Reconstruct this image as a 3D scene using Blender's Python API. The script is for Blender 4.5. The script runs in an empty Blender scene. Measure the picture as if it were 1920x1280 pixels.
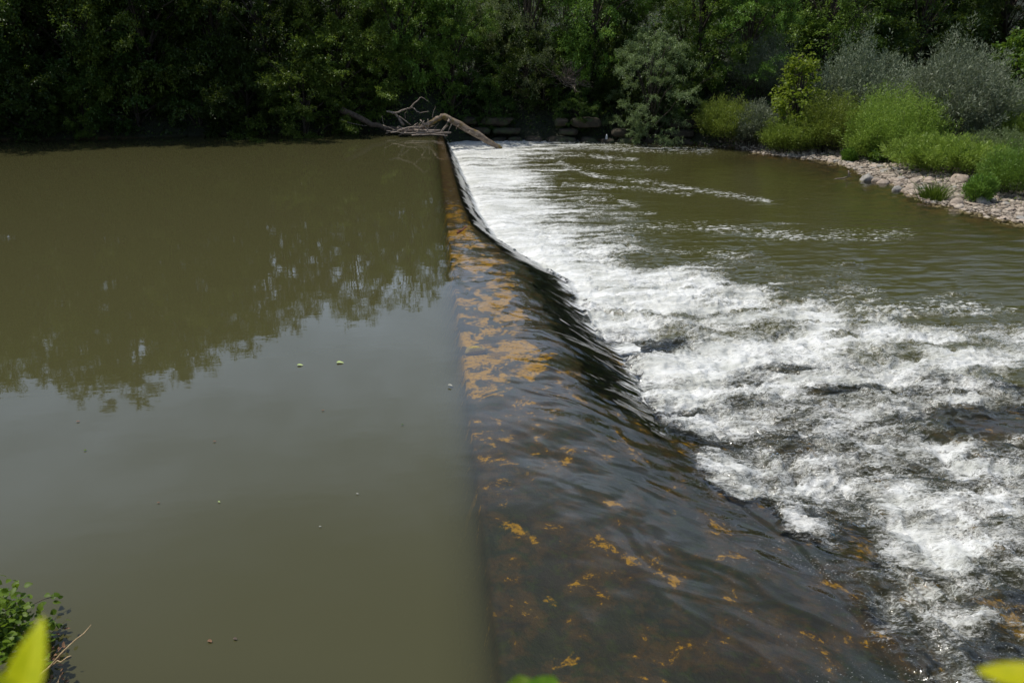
import bpy, math, random
import numpy as np
from mathutils import Vector, Matrix
R = math.radians
random.seed(7); rng = np.random.default_rng(11)
SC = bpy.context.scene
COL = SC.collection

# ------------------------------------------------------------------ camera
W0, H0, LENS = 1920.0, 1280.0, 28.0
FPX = W0*LENS/36.0
PITCH, YAW, CZ = R(22.0), R(5.9), 5.0
def basis():
    f = np.array([math.sin(YAW)*math.cos(PITCH), math.cos(YAW)*math.cos(PITCH), -math.sin(PITCH)])
    r = np.array([math.cos(YAW), -math.sin(YAW), 0.0])
    return r, np.cross(r, f), f
RT, UP, FW = basis()
def ray(px, py):
    d = FW*FPX + RT*(px-W0/2) - UP*(py-H0/2)
    return d/np.linalg.norm(d)
_d = ray(945, 1280); CX = -_d[0]*CZ/-_d[2]
CAM = np.array([CX, 0.0, CZ])
def at(px, py, z=0.0):                       # point of the photograph on a level plane
    d = ray(px, py); t = (z-CZ)/d[2]
    return CAM + d*t
def aty(px, py, Y):                          # point of the photograph on the upright plane y = Y
    d = ray(px, py); return CAM + d*(Y/d[1])
def atd(px, py, t): return CAM + ray(px, py)*t
def proj(P):
    v = P - CAM; w = v@FW
    return W0/2 + FPX*(v@RT)/w, H0/2 - FPX*(v@UP)/w

cam = bpy.data.cameras.new('camera'); camo = bpy.data.objects.new('camera', cam); COL.objects.link(camo)
camo.location = CAM; camo.rotation_euler = (math.pi/2-PITCH, 0, -YAW)
cam.lens = LENS; cam.sensor_width = 36; cam.clip_start = .05; cam.clip_end = 2000
cam.dof.use_dof = True; cam.dof.focus_distance = 17; cam.dof.aperture_fstop = 3.6
SC.camera = camo

# ------------------------------------------------------------------ sky and sun
SUN_EL, SUN_AZ = R(65), R(-72)                # azimuth clockwise from +Y
wd = bpy.data.worlds.new('World'); SC.world = wd; wd.use_nodes = True
nt = wd.node_tree; nt.nodes.clear()
def N(nt, t, **kw):
    n = nt.nodes.new(t)
    for k, v in kw.items():
        if k == 'inp':
            for a, b in v.items(): n.inputs[a].default_value = b
        else: setattr(n, k, v)
    return n
sky = N(nt, 'ShaderNodeTexSky', sky_type='NISHITA', sun_disc=False, sun_elevation=SUN_EL, sun_rotation=SUN_AZ, air_density=1.2, dust_density=1.5)
tc = N(nt, 'ShaderNodeTexCoord'); mp = N(nt, 'ShaderNodeMapping', inp={'Scale': (1.2, 1.2, 3.2), 'Location': (.4, .2, .1)})
cn = N(nt, 'ShaderNodeTexNoise', inp={'Scale': 1.7, 'Detail': 6.0, 'Roughness': .55})
cr = N(nt, 'ShaderNodeMapRange', inp={'From Min': .34, 'From Max': .66, 'To Min': .1, 'To Max': .9})
mx = N(nt, 'ShaderNodeMix', data_type='RGBA'); mx.inputs['B'].default_value = (13.5, 16.5, 21.5, 1)
bg = N(nt, 'ShaderNodeBackground', inp={'Strength': .105}); wo = N(nt, 'ShaderNodeOutputWorld')
L = nt.links.new
L(tc.outputs['Generated'], mp.inputs['Vector']); L(mp.outputs[0], cn.inputs['Vector']); L(cn.outputs['Fac'], cr.inputs['Value'])
sxy = N(nt, 'ShaderNodeSeparateXYZ'); L(tc.outputs['Generated'], sxy.inputs[0])
nb = N(nt, 'ShaderNodeMapRange', interpolation_type='SMOOTHSTEP', inp={'From Min': .1, 'From Max': .8, 'To Min': .12, 'To Max': 1.0}); L(sxy.outputs[1], nb.inputs['Value'])  # bright cloud bank added ahead only, shaped for the water's reflection
mf = N(nt, 'ShaderNodeMath', operation='MULTIPLY'); L(cr.outputs[0], mf.inputs[0]); nz = N(nt, 'ShaderNodeMapRange', interpolation_type='SMOOTHSTEP', inp={'From Min': .40, 'From Max': .66, 'To Min': 1.0, 'To Max': .08}); L(sxy.outputs[2], nz.inputs['Value'])
mz = N(nt, 'ShaderNodeMath', operation='MULTIPLY'); L(nb.outputs[0], mz.inputs[0]); L(nz.outputs[0], mz.inputs[1]); L(mz.outputs[0], mf.inputs[1]); L(mf.outputs[0], mx.inputs['Factor']); L(sky.outputs[0], mx.inputs['A']); L(mx.outputs['Result'], bg.inputs['Color']); L(bg.outputs[0], wo.inputs['Surface'])
sl = bpy.data.lights.new('sun', 'SUN'); sl.energy = 4.2; sl.angle = R(.5); sl.color = (1, .95, .87)
so = bpy.data.objects.new('sun', sl); COL.objects.link(so); so.location = (20, 20, 40)
sv = Vector((math.sin(SUN_AZ)*math.cos(SUN_EL), math.cos(SUN_AZ)*math.cos(SUN_EL), math.sin(SUN_EL)))
so.rotation_euler = sv.to_track_quat('Z', 'Y').to_euler()
vs = SC.view_settings; vs.view_transform = 'Standard'; vs.look = 'None'; vs.exposure = -0.1; vs.gamma = 1
SC.cycles.max_bounces = 6; SC.cycles.transparent_max_bounces = 6; SC.cycles.sample_clamp_indirect = 4
SC.cycles.caustics_reflective = False; SC.cycles.caustics_refractive = False

# ------------------------------------------------------------------ helpers
def make(name, V, F, mat=None, parent=None, smooth=False, attrs=None, fattrs=None):
    me = bpy.data.meshes.new(name)
    V = np.asarray(V, dtype=np.float32).reshape(-1, 3)
    if isinstance(F, np.ndarray):
        n, k = F.shape
        me.vertices.add(len(V)); me.vertices.foreach_set('co', V.ravel())
        me.loops.add(n*k); me.loops.foreach_set('vertex_index', F.astype(np.int32).ravel())
        me.polygons.add(n); me.polygons.foreach_set('loop_start', np.arange(0, n*k, k, dtype=np.int32))
        me.polygons.foreach_set('loop_total', np.full(n, k, dtype=np.int32))
        me.update(calc_edges=True)
    else:
        me.from_pydata([tuple(map(float, v)) for v in V], [], [tuple(map(int, f)) for f in F]); me.update()
    if smooth: me.polygons.foreach_set('use_smooth', np.ones(len(me.polygons), dtype=bool))
    for d, dom in ((attrs, 'POINT'), (fattrs, 'FACE')):
        for k, a in (d or {}).items():
            at_ = me.attributes.new(k, 'FLOAT', dom); at_.data.foreach_set('value', np.asarray(a, dtype=np.float32))
    if mat: me.materials.append(mat)
    o = bpy.data.objects.new(name, me); COL.objects.link(o)
    if parent: o.parent = parent
    return o
def tag(o, label=None, cat=None, group=None, kind=None):
    if label: o['label'] = label
    if cat: o['category'] = cat
    if group: o['group'] = group
    if kind: o['kind'] = kind
    return o
def empty(name, loc, label, cat, group=None, rz=0, s=1):
    o = bpy.data.objects.new(name, None); COL.objects.link(o); o.location = [float(c) for c in loc]
    o.rotation_euler = (0, 0, rz); o.scale = (s, s, s); o.empty_display_size = .2
    return tag(o, label, cat, group)
def copy_tree(src, loc, rz, sc, label, group=None):
    r = src.copy(); COL.objects.link(r); r.location = [float(c) for c in loc]; r.rotation_euler = (0, 0, rz); r.scale = sc
    r['label'] = label
    if group: r['group'] = group
    elif 'group' in r.keys(): del r['group']
    for ch in list(src.children):
        c = ch.copy(); COL.objects.link(c); c.parent = r
    return r

def _hash(ix, iy, s):
    h = (ix.astype(np.int64)*374761393 + iy.astype(np.int64)*668265263 + s*974634777) & 0xffffffff
    h = ((h ^ (h >> 13))*1274126177) & 0xffffffff
    return (h ^ (h >> 16)) & 0xffffffff
def noise(x, y, s=0):                       # gradient noise, about -1..1
    x0 = np.floor(x); y0 = np.floor(y); fx = x-x0; fy = y-y0
    u = fx*fx*fx*(fx*(fx*6-15)+10); v = fy*fy*fy*(fy*(fy*6-15)+10)
    def g(dx, dy):
        a = _hash(x0+dx, y0+dy, s)/4294967295.0*2*np.pi
        return np.cos(a)*(fx-dx)+np.sin(a)*(fy-dy)
    n = (g(0, 0)*(1-u)+g(1, 0)*u)*(1-v)+(g(0, 1)*(1-u)+g(1, 1)*u)*v
    return n*1.5
def fbm(x, y, s=0, o=4, g=.5):
    r = 0; a = 1.0
    for i in range(o): r = r + a*noise(x*2**i+17*i, y*2**i-9*i, s+i); a *= g
    return r
def sm(a, b, x): t = np.clip((x-a)/(b-a), 0, 1); return t*t*(3-2*t)

class MB:                                    # collects pieces into one mesh
    def __init__(s): s.V = []; s.F = []; s.n = 0; s.A = []
    def add(s, V, F, a=0.5):
        V = np.asarray(V, float); s.V.append(V); F = np.asarray(F, int)
        s.F.append(F+s.n); s.n += len(V); s.A.append(np.full(len(F), a) if np.isscalar(a) else a)
    def build(s, name, mat, parent=None, smooth=False):
        fs = s.F
        if len({f.shape[1] for f in fs}) == 1: F = np.vstack(fs)
        else: F = [tuple(r) for f in fs for r in f]
        return make(name, np.vstack(s.V), F, mat, parent, smooth, fattrs={'v': np.concatenate(s.A)})
def tube(P, rad, k=6, rough=0.0, seed=0):
    P = np.asarray(P, float); n = len(P); rad = np.broadcast_to(np.asarray(rad, float), (n,))
    rg = np.random.default_rng(seed)
    V = []; T = np.gradient(P, axis=0)
    ref = np.array([0.13, .21, .97])
    for i in range(n):
        t = T[i]/(np.linalg.norm(T[i])+1e-9); r0 = ref if abs(t@ref) < .95 else np.array([1., 0, 0])
        a = np.cross(t, r0); a /= np.linalg.norm(a); b = np.cross(t, a)
        for j in range(k):
            th = 2*math.pi*j/k; rr = rad[i]*(1+rough*rg.normal())
            V.append(P[i]+(a*math.cos(th)+b*math.sin(th))*rr)
    F = [(i*k+j, i*k+(j+1) % k, (i+1)*k+(j+1) % k, (i+1)*k+j) for i in range(n-1) for j in range(k)]
    c = len(V); V += [P[0], P[-1]]
    F += [(c, (j+1) % k, j, c) for j in range(0)]
    for j in range(0, k, 2):
        F.append((c, (j+2) % k, (j+1) % k, j)); F.append((c+1, (n-1)*k+j, (n-1)*k+(j+1) % k, (n-1)*k+(j+2) % k))
    return np.array(V), np.array(F)
def wobble(P, n, amp, seed=0):               # subdivides a polyline and adds wander
    P = np.asarray(P, float); rg = np.random.default_rng(seed)
    t = np.linspace(0, len(P)-1, n); i = np.minimum(t.astype(int), len(P)-2); f = (t-i)[:, None]
    Q = P[i]*(1-f)+P[i+1]*f
    w = rg.normal(size=Q.shape)*amp; w[0] = 0
    return Q+w

# ------------------------------------------------------------------ materials
def mat(name):
    m = bpy.data.materials.new(name); m.use_nodes = True; m.node_tree.nodes.clear()
    return m, m.node_tree
def attr(nt, name): return N(nt, 'ShaderNodeAttribute', attribute_name=name).outputs['Fac']
def mathn(nt, op, a, b=None, clamp=False):
    n = N(nt, 'ShaderNodeMath', operation=op, use_clamp=clamp)
    for i, v in enumerate((a, b)):
        if v is None: continue
        if isinstance(v, (int, float)): n.inputs[i].default_value = v
        else: nt.links.new(v, n.inputs[i])
    return n.outputs[0]
def rgbmix(nt, f, a, b):
    n = N(nt, 'ShaderNodeMix', data_type='RGBA')
    for k, v in (('Factor', f), ('A', a), ('B', b)):
        if isinstance(v, tuple): n.inputs[k].default_value = (*v, 1)
        elif isinstance(v, (int, float)): n.inputs[k].default_value = v
        else: nt.links.new(v, n.inputs[k])
    return n.outputs['Result']
def texn(nt, vec, scale, detail=4, rough=.55, dist=0.0, dim=None):
    n = N(nt, 'ShaderNodeTexNoise', inp={'Scale': scale, 'Detail': detail, 'Roughness': rough, 'Distortion': dist})
    if vec is not None: nt.links.new(vec, n.inputs['Vector'])
    return n.outputs['Fac']
def mrange(nt, v, a, b, c=0.0, d=1.0, smooth=True):
    n = N(nt, 'ShaderNodeMapRange', interpolation_type='SMOOTHSTEP' if smooth else 'LINEAR', inp={'From Min': a, 'From Max': b, 'To Min': c, 'To Max': d})
    nt.links.new(v, n.inputs['Value']); return n.outputs[0]
def leafmat(name, c1, c2, trans=.35, rough=.45, spec=.35):
    m, t = mat(name); v = attr(t, 'v'); oi = N(t, 'ShaderNodeObjectInfo').outputs['Random']
    col = rgbmix(t, v, c1, c2)
    hs = N(t, 'ShaderNodeHueSaturation'); t.links.new(col, hs.inputs['Color'])
    t.links.new(mrange(t, oi, 0, 1, .485, .515, False), hs.inputs['Hue']); t.links.new(mrange(t, oi, 0, 1, .68, 1.2, False), hs.inputs['Value'])
    p = N(t, 'ShaderNodeBsdfPrincipled', inp={'Roughness': rough, 'Specular IOR Level': spec})
    tr = N(t, 'ShaderNodeBsdfTranslucent'); g = N(t, 'ShaderNodeGamma', inp={'Gamma': .9})
    ms = N(t, 'ShaderNodeMixShader', inp={0: trans}); o = N(t, 'ShaderNodeOutputMaterial')
    l = t.links.new; l(hs.outputs[0], p.inputs['Base Color']); l(rgbmix(t, .35, hs.outputs[0], (.22, .30, .02)), tr.inputs['Color'])
    l(p.outputs[0], ms.inputs[1]); l(tr.outputs[0], ms.inputs[2]); l(ms.outputs[0], o.inputs['Surface'])
    return m
def solid(name, c1, c2, scale=8, rough=.8, bump=.4, spec=.3, stretch=(1, 1, 1), c3=None, s3=2.0, coords='Object'):
    m, t = mat(name); tc = N(t, 'ShaderNodeTexCoord'); mp = N(t, 'ShaderNodeMapping', inp={'Scale': stretch})
    l = t.links.new; l(tc.outputs[coords], mp.inputs['Vector'])
    n = texn(t, mp.outputs[0], scale, 8, .65); col = rgbmix(t, mrange(t, n, .3, .7), c1, c2)
    if c3: col = rgbmix(t, mrange(t, texn(t, tc.outputs[coords], s3, 5, .6), .5, .62), col, c3)
    p = N(t, 'ShaderNodeBsdfPrincipled', inp={'Roughness': rough, 'Specular IOR Level': spec}); b = N(t, 'ShaderNodeBump', inp={'Strength': bump, 'Distance': .03})
    l(n, b.inputs['Height']); l(col, p.inputs['Base Color']); l(b.outputs[0], p.inputs['Normal'])
    o = N(t, 'ShaderNodeOutputMaterial'); l(p.outputs[0], o.inputs['Surface'])
    return m
M = {
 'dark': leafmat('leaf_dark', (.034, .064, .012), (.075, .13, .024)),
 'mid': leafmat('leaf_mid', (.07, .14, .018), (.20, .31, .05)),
 'pale': leafmat('leaf_pale', (.10, .14, .05), (.22, .28, .13), spec=.4),
 'silver': leafmat('leaf_silver', (.12, .15, .09), (.24, .27, .19), .2, spec=.25),
 'shoot': leafmat('leaf_shoot', (.155, .235, .032), (.32, .42, .078), .4),
 'lime': leafmat('leaf_lime', (.13, .20, .02), (.24, .30, .03), .5),
 'bright': leafmat('leaf_bright', (.07, .15, .02), (.12, .22, .03), .45),
 'near': leafmat('leaf_near', (.08, .18, .012), (.18, .32, .025), .45, spec=.2),
 'yellow': leafmat('leaf_yellow', (.40, .42, .002), (.52, .50, .006), .4, spec=.15),
 'dry': solid('dry_leaf', (.12, .065, .035), (.22, .12, .065), 30),
 'bark': solid('bark', (.035, .028, .02), (.085, .07, .055), 14, .9, .8, stretch=(1, 1, .25)),
 'deadwood': solid('weathered_wood', (.13, .10, .08), (.36, .30, .25), 16, .85, .8, stretch=(.3, 1, 1)),
 'logwood': solid('log_bark', (.10, .075, .055), (.30, .235, .18), 9, .85, 1.0, stretch=(.5, 1, 1), c3=(.17, .12, .03), s3=1.3),
 'shadewood': solid('shaded_wood', (.06, .045, .035), (.16, .12, .09), 10, .85, .8),  # darker copy of the weathered wood, shade put into its colour
 'stone': solid('river_stone', (.26, .21, .16), (.48, .40, .33), 5, .8, .3),
 'stone2': solid('river_stone_grey', (.20, .19, .17), (.38, .36, .33), 6, .8, .3),
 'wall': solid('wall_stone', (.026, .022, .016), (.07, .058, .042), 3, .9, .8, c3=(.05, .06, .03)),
 'post': solid('post_paint', (.5, .52, .52), (.7, .7, .7), 10, .6),
 'straw': solid('straw', (.28, .20, .10), (.5, .38, .22), 20, .7),
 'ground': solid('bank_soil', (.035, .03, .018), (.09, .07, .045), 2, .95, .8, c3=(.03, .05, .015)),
}

# ------------------------------------------------------------------ the lie of the land
ZL = -0.65
far_px = [(-500, 272, 0), (0, 264, 0), (250, 259, 0), (480, 251, 0), (640, 248, 0), (800, 249, 0)]
far_lo = [(900, 262), (1000, 263), (1130, 264), (1240, 266), (1310, 272), (1370, 278), (1440, 287), (1540, 298), (1610, 313), (1640, 330), (1700, 347), (1730, 368), (1790, 388), (1860, 402), (1925, 418)]
sh = [at(x, y, z) for x, y, z in far_px] + [at(x, y, ZL) for x, y in far_lo]
SP = np.array([(-120, 41)]+[(p[0], p[1]) for p in sh]+[(sh[-1][0]+2.5, sh[-1][1]-2.5), (30, 12.5), (60, 10), (140, 9)])
SB = np.array([0]*(len(far_px)+1)+[0, 0, 0, 0, 0, .4]+[1]*(len(far_lo)-6+4), float)
assert len(SB) == len(SP)
def shore(x, y):                             # signed distance to the far shoreline (land positive) and how much it is gravel bar
    x = np.asarray(x, float); y = np.asarray(y, float); best = np.full(x.shape, 1e9); sg = np.zeros(x.shape); bb = np.zeros(x.shape)
    for i in range(len(SP)-1):
        a = SP[i]; d = SP[i+1]-a; t_ = np.clip(((x-a[0])*d[0]+(y-a[1])*d[1])/(d@d), 0, 1)
        ex = x-a[0]-t_*d[0]; ey = y-a[1]-t_*d[1]; q = np.hypot(ex, ey); c = q < best-1e-9
        best = np.where(c, q, best); bb = np.where(c, SB[i]*(1-t_)+SB[i+1]*t_, bb); sg = np.where(c, np.sign(d[0]*(y-a[1])-d[1]*(x-a[0])), sg)
    return best*sg, bb
nl = at(0, 1280, 0); nr = at(1920, 1280, ZL)
def ynear(x): return (nl[1]-.85)+(x-nl[0])*(nr[1]-nl[1])/(nr[0]-nl[0]) - .5*sm(-2, 0, x)
toe_px = [(838, 262), (858, 300), (880, 352), (903, 405), (935, 450), (1005, 490), (1075, 530), (1098, 575), (1130, 630), (1180, 690), (1215, 760), (1262, 850), (1330, 940), (1420, 1020), (1530, 1120), (1620, 1240)]
tw = [at(x, y, ZL) for x, y in toe_px][::-1]
TY = np.array([p[1] for p in tw]); TX = np.array([p[0] for p in tw])
def toe0(y): return np.interp(y, TY, TX)
def toe(y): return np.interp(y, TY, TX)+(.10*noise(y*1.1, y*0+.5, 91)+.05*noise(y*3.3, y*0+.5, 92))*sm(4, 7, y)
def land(x, y):                              # bed and banks
    d, b = shore(x, y); d = d+.22*fbm(x*.5, y*.5, 3)*(.4+b)+.1*b*fbm(x*2, y*2, 4); lvl = np.where(x < 0.3, 0.0, ZL)
    up_steep = np.minimum(.85*np.maximum(d, 0), np.minimum(2.2+.28*np.maximum(d-2, 0), 9))
    up_bar = np.minimum(.07*np.maximum(d, 0), .45)+np.clip((y-42)*.6, 0, 4)*(d > 0)
    up = up_steep*(1-b)+up_bar*b
    dn = np.maximum(1.3*d, -2.0)*(1-b)+np.maximum(.15*d, -1.7)*b
    z = lvl+np.where(d > 0, up, dn)
    # shallow shelf of the near rapids
    near = (1-sm(9.5, 14, y))*(x > 0)
    shelf = ZL-.34+.10*fbm(x*1.2, y*1.2, 9)
    z = np.where((x > 0) & (d < 0), np.maximum(z, z*(1-near)+shelf*near), z)
    # near bank
    dn_ = ynear(x)-y
    zn = lvl-.02+np.where(dn_ > 0, np.minimum(.8*dn_, 3.35-lvl), 1.6*dn_)
    z = np.maximum(z, np.maximum(zn, -2.2)*(1)+0*z)
    z = z+.03*fbm(x*1.5, y*1.5, 5)
    return z
def wz(x, y):                                # mean water level
    T = toe0(y); nr_ = 1-sm(6, 12, y); T = T*(1+.7*nr_); Lp = T*(.30+.12*(1-sm(12, 22, y))-.34*nr_)
    s = np.clip((x-Lp)/(T-Lp), 0, 1)
    z = -.05*sm(-1.2, 1, x/np.maximum(Lp, .1))
    prof = s**1.35; prof = prof*prof*(3-2*prof)*.5+prof*.5
    return z+(ZL-z)*prof
def apron(x, y):                             # weir surface under the water
    T = toe(y); t = np.clip(x/T, 0, 1)
    return wz(x, y)-(.13-.06*t)+.018*fbm(x*2.5, y*2.5, 21)

# weir -----------------------------------------------------------------
ys = np.concatenate([np.arange(2.2, 14, .06), np.arange(14, 40.5, .12)])
us = np.concatenate([[-.6, -.45, -.3, -.18, -.1, -.04], np.linspace(0, 1.0, 60), 1+np.array([.02, .04, .07]), 1+np.linspace(.1, 1, 70)])
U, Y = np.meshgrid(us, ys); EXT = .3+7.5*(1-sm(10, 15, Y)); X = np.where(U < 0, U, np.where(U < 1, U*toe(Y), toe(Y)+(U-1)*EXT))
Z = np.where(U < 0, apron(np.zeros_like(Y), Y)+U*2.4, apron(np.maximum(X, 0), Y)-sm(0, .5+2*(1-sm(9, 12, Y)), X-toe(Y))*(.10+.5*sm(11, 15, Y)+.05*fbm(X*1.1, Y*1.1, 19))-.5*sm(0, .12, X-toe(Y))*sm(11, 14, Y)-1.2*sm(.93, 1, U-1))
def gridf(ny, nx):
    i = np.arange(ny-1)[:, None]*nx+np.arange(nx-1)[None, :]; i = i.ravel()
    return np.stack([i, i+1, i+nx+1, i+nx], 1)
m, t = mat('algae_concrete'); l = t.links.new
tcn = N(t, 'ShaderNodeTexCoord'); P = tcn.outputs['Object']
yel = attr(t, 'yellow'); fl = attr(t, 'far')
n1 = texn(t, P, 1.9, 6, .62, .6); n2 = texn(t, P, 9, 6, .7); n3 = texn(t, P, .8, 4, .5)
base = rgbmix(t, mrange(t, n3, .35, .65), (.008, .014, .008), (.016, .014, .016))
base = rgbmix(t, mrange(t, n2, .45, .75), base, (.020, .034, .006))
thr = mathn(t, 'ADD', mathn(t, 'ADD', n1, mathn(t, 'MULTIPLY', mathn(t, 'SUBTRACT', n2, .5), .35)), yel)
n4 = texn(t, P, 2.3, 8, .74, .3); base = rgbmix(t, mrange(t, n4, .44, .58, 0, .75), base, rgbmix(t, n2, (.030, .018, .008), (.075, .045, .016))); spots = mathn(t, 'MULTIPLY', mathn(t, 'MULTIPLY', mrange(t, n4, .585, .63), attr(t, 'spots')), mrange(t, texn(t, P, 22, 5, .7), .34, .52, .25, 1))
patch = mathn(t, 'MAXIMUM', mathn(t, 'MULTIPLY', mrange(t, thr, .655, .735), mrange(t, texn(t, P, 14, 5, .7), .36, .5, .3, 1)), spots)
och = rgbmix(t, n2, (.22, .12, .001), (.48, .27, .002))
col = rgbmix(t, patch, base, och)
p = N(t, 'ShaderNodeBsdfPrincipled', inp={'Roughness': .7}); bp = N(t, 'ShaderNodeBump', inp={'Strength': .6, 'Distance': .03})
l(n2, bp.inputs['Height']); l(bp.outputs[0], p.inputs['Normal'])
l(rgbmix(t, fl, col, rgbmix(t, n2, (.022, .016, .006), (.10, .05, .014))), p.inputs['Base Color']); o = N(t, 'ShaderNodeOutputMaterial'); l(p.outputs[0], o.inputs['Surface'])
ex = U*toe(Y)
yv = .085*sm(6.3, 7, Y)*(1-sm(9, 10, Y))*sm(.01, .06, U)*(1-sm(.2, .36, U))+.135*sm(10.2, 11.5, Y)*(1-sm(21, 27, Y))*(1-sm(.35, .62, U))+.05*sm(8, 10, Y)*(1-sm(.3, .5, U)) - .035*(1-sm(9, 11, Y))*sm(.0, .4, U)+.02*(1-sm(4, 6, Y))*sm(.2, .5, U)
fv = sm(19, 27, Y)*(1-sm(.4, .8, U))*.8
wo_ = make('weir', np.stack([X, Y, Z], -1).reshape(-1, 3), gridf(*X.shape), m, smooth=True, attrs={'yellow': yv.ravel(), 'far': fv.ravel(), 'spots': (1-sm(11, 13, Y)+.02*sm(4, 7, X)).ravel()})
tag(wo_, 'long concrete weir under clear shallow water with ochre and dark green algae', 'weir')

# ground -----------------------------------------------------------------
gx = np.concatenate([-np.geomspace(90, 12, 30), np.linspace(-11, -1, 22), np.linspace(-.85, 0, 6), np.linspace(.15, 30, 200), np.geomspace(30.6, 400, 25)])
gx = np.concatenate([[-500, -250, -140], gx])
gy = np.concatenate([[-300, -100, -40, -15, -6, -2], np.linspace(-1, 45, 300), np.geomspace(45.5, 500, 40)])
X, Y = np.meshgrid(gx, gy)
Z = land(np.clip(X, -90, 90), Y)
under = (X > -.62) & (X < toe(Y)+.25+6.8*(1-sm(10, 15, Y))) & (Y < 40) & (Y > 2.4)
Z = np.where(under & (shore(X, Y)[0] < 0), np.minimum(Z, apron(np.maximum(X, 0), Y)-.6-np.where(X < 0, 1.4, 0)), Z)
Z = np.where((X > -1.2) & (X <= -.62) & (Y < 39) & (Y > 4.5), np.minimum(Z, -1.6), Z)
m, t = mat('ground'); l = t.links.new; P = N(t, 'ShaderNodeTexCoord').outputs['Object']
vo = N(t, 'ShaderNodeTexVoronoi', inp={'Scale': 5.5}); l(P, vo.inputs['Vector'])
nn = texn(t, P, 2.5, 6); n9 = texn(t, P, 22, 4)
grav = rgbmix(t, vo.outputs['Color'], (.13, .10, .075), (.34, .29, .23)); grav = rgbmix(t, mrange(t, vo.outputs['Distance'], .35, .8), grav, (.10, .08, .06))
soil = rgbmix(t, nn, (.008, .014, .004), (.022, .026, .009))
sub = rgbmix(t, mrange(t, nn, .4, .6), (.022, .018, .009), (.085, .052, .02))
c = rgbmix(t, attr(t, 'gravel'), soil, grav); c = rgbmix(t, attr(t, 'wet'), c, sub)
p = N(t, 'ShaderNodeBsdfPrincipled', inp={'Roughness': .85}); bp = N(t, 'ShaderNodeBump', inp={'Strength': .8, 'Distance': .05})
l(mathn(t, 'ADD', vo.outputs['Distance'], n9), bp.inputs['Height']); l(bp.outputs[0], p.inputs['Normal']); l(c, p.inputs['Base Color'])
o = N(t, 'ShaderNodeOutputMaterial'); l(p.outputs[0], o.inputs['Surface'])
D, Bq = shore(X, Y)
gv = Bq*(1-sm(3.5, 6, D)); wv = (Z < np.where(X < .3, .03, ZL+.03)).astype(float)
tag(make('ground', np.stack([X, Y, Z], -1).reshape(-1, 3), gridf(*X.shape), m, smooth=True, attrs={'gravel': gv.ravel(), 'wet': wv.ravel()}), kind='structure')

# water -----------------------------------------------------------------
foam_pts = [(840,262,1),(880,280,1),(930,285,.85),(960,300,.8),(1010,300,.3),(1100,300,.12),(900,330,1),(960,340,.95),(1010,350,.62),(1060,350,.3),(1200,350,.06),
(930,400,1),(1000,400,.9),(1050,410,.55),(1110,410,.25),(1300,400,.02),(960,440,1),(1030,445,.9),(1100,445,.65),(1160,455,.5),(1230,450,.15),(1020,475,1),(1120,478,.75),(1190,480,.3),(1300,475,.03),
(1050,510,1),(1150,510,1),(1250,515,.95),(1320,530,.9),(1250,488,.15),(1400,520,.08),(1500,550,.15),(1120,560,1),(1250,560,1),(1400,555,.9),(1500,580,.85),(1600,570,.35),(1750,580,.32),(1900,605,.3),(1700,545,.02),(1900,550,0),
(1115,610,.9),(1200,610,.9),(1300,610,.75),(1400,615,.7),(1550,610,1),(1650,620,.95),(1750,640,.8),(1850,640,.5),(1910,660,.5),(1150,655,.1),(1250,650,.4),(1350,650,.7),(1250,690,.95),(1400,690,.8),(1550,680,.85),(1700,670,.8),(1800,690,.8),(1890,690,.8),
(1200,740,.75),(1300,740,.9),(1450,740,.72),(1600,740,.6),(1750,740,.42),(1900,740,.35),(1300,800,.8),(1400,800,.65),(1500,830,.42),(1650,800,.5),(1800,850,.65),(1900,830,.35),(1270,860,.15),(1350,900,.6),(1450,900,.5),(1600,900,.4),(1750,900,.35),(1900,950,.6),
(1350,950,.4),(1480,990,.7),(1600,980,.35),(1700,1000,.55),(1850,1000,.4),(1430,1020,.08),(1600,1050,.1),(1700,1070,.55),(1800,1080,.5),(1900,1080,.35),(1500,1100,.06),(1650,1150,.3),(1750,1170,.42),(1850,1150,.42),(1900,1190,.3),(1400,1150,0),(1700,1250,.2),(1300,1100,0),(1850,1250,.22),
(1500,300,0),(1800,450,0),(1400,340,0),(1250,380,0),(1600,400,0),(1700,500,0),(1300,300,0),(1500,480,0),(1250,430,.05),(1130,330,.08),(2100,700,.3),(2100,1000,.3),(2300,900,.2),(2100,600,.1),(1000,900,0),(1200,1200,0),(1000,650,0)]
streaks = [([(950,267),(1050,272),(1150,278),(1250,280),(1330,282)],.34,4),([(1000,297),(1080,291),(1190,299)],.42,2.5),([(1050,305),(1090,322),(1120,330),(1200,340),(1300,355),(1440,378)],.46,3),
 ([(1060,345),(1180,352),(1290,362)],.3,3),([(1080,375),(1150,372),(1190,385)],.35,3),([(1150,430),(1300,425),(1500,442),(1700,440)],.26,6),([(1100,405),(1220,400)],.3,3),([(1250,470),(1420,480)],.2,5),([(1070,312),(1100,318),(1096,326)],.4,2),
 ([(1600,590),(1750,570),(1900,585)],.5,7),([(1500,560),(1640,545)],.2,6),([(1000,318),(1150,312),(1250,318)],.2,3)]
wx = np.concatenate([-np.geomspace(88, 1.6, 50), np.linspace(-1.5, -.05, 30), np.arange(0, 9.6, .026), 9.6+np.cumsum(np.geomspace(.028, 1.6, 130))])
wy = [2.0]
while wy[-1] < 60: wy.append(wy[-1]+max(.024, .0024*wy[-1]))
wy = np.array(wy); X, Y = np.meshgrid(wx, wy); sh_ = X.shape
x = X.ravel(); y = Y.ravel()
z0 = wz(np.clip(x, -90, 90), y)
qx, qy = proj(np.stack([x, y, np.where(x > 0, ZL, 0)], 1))
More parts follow.
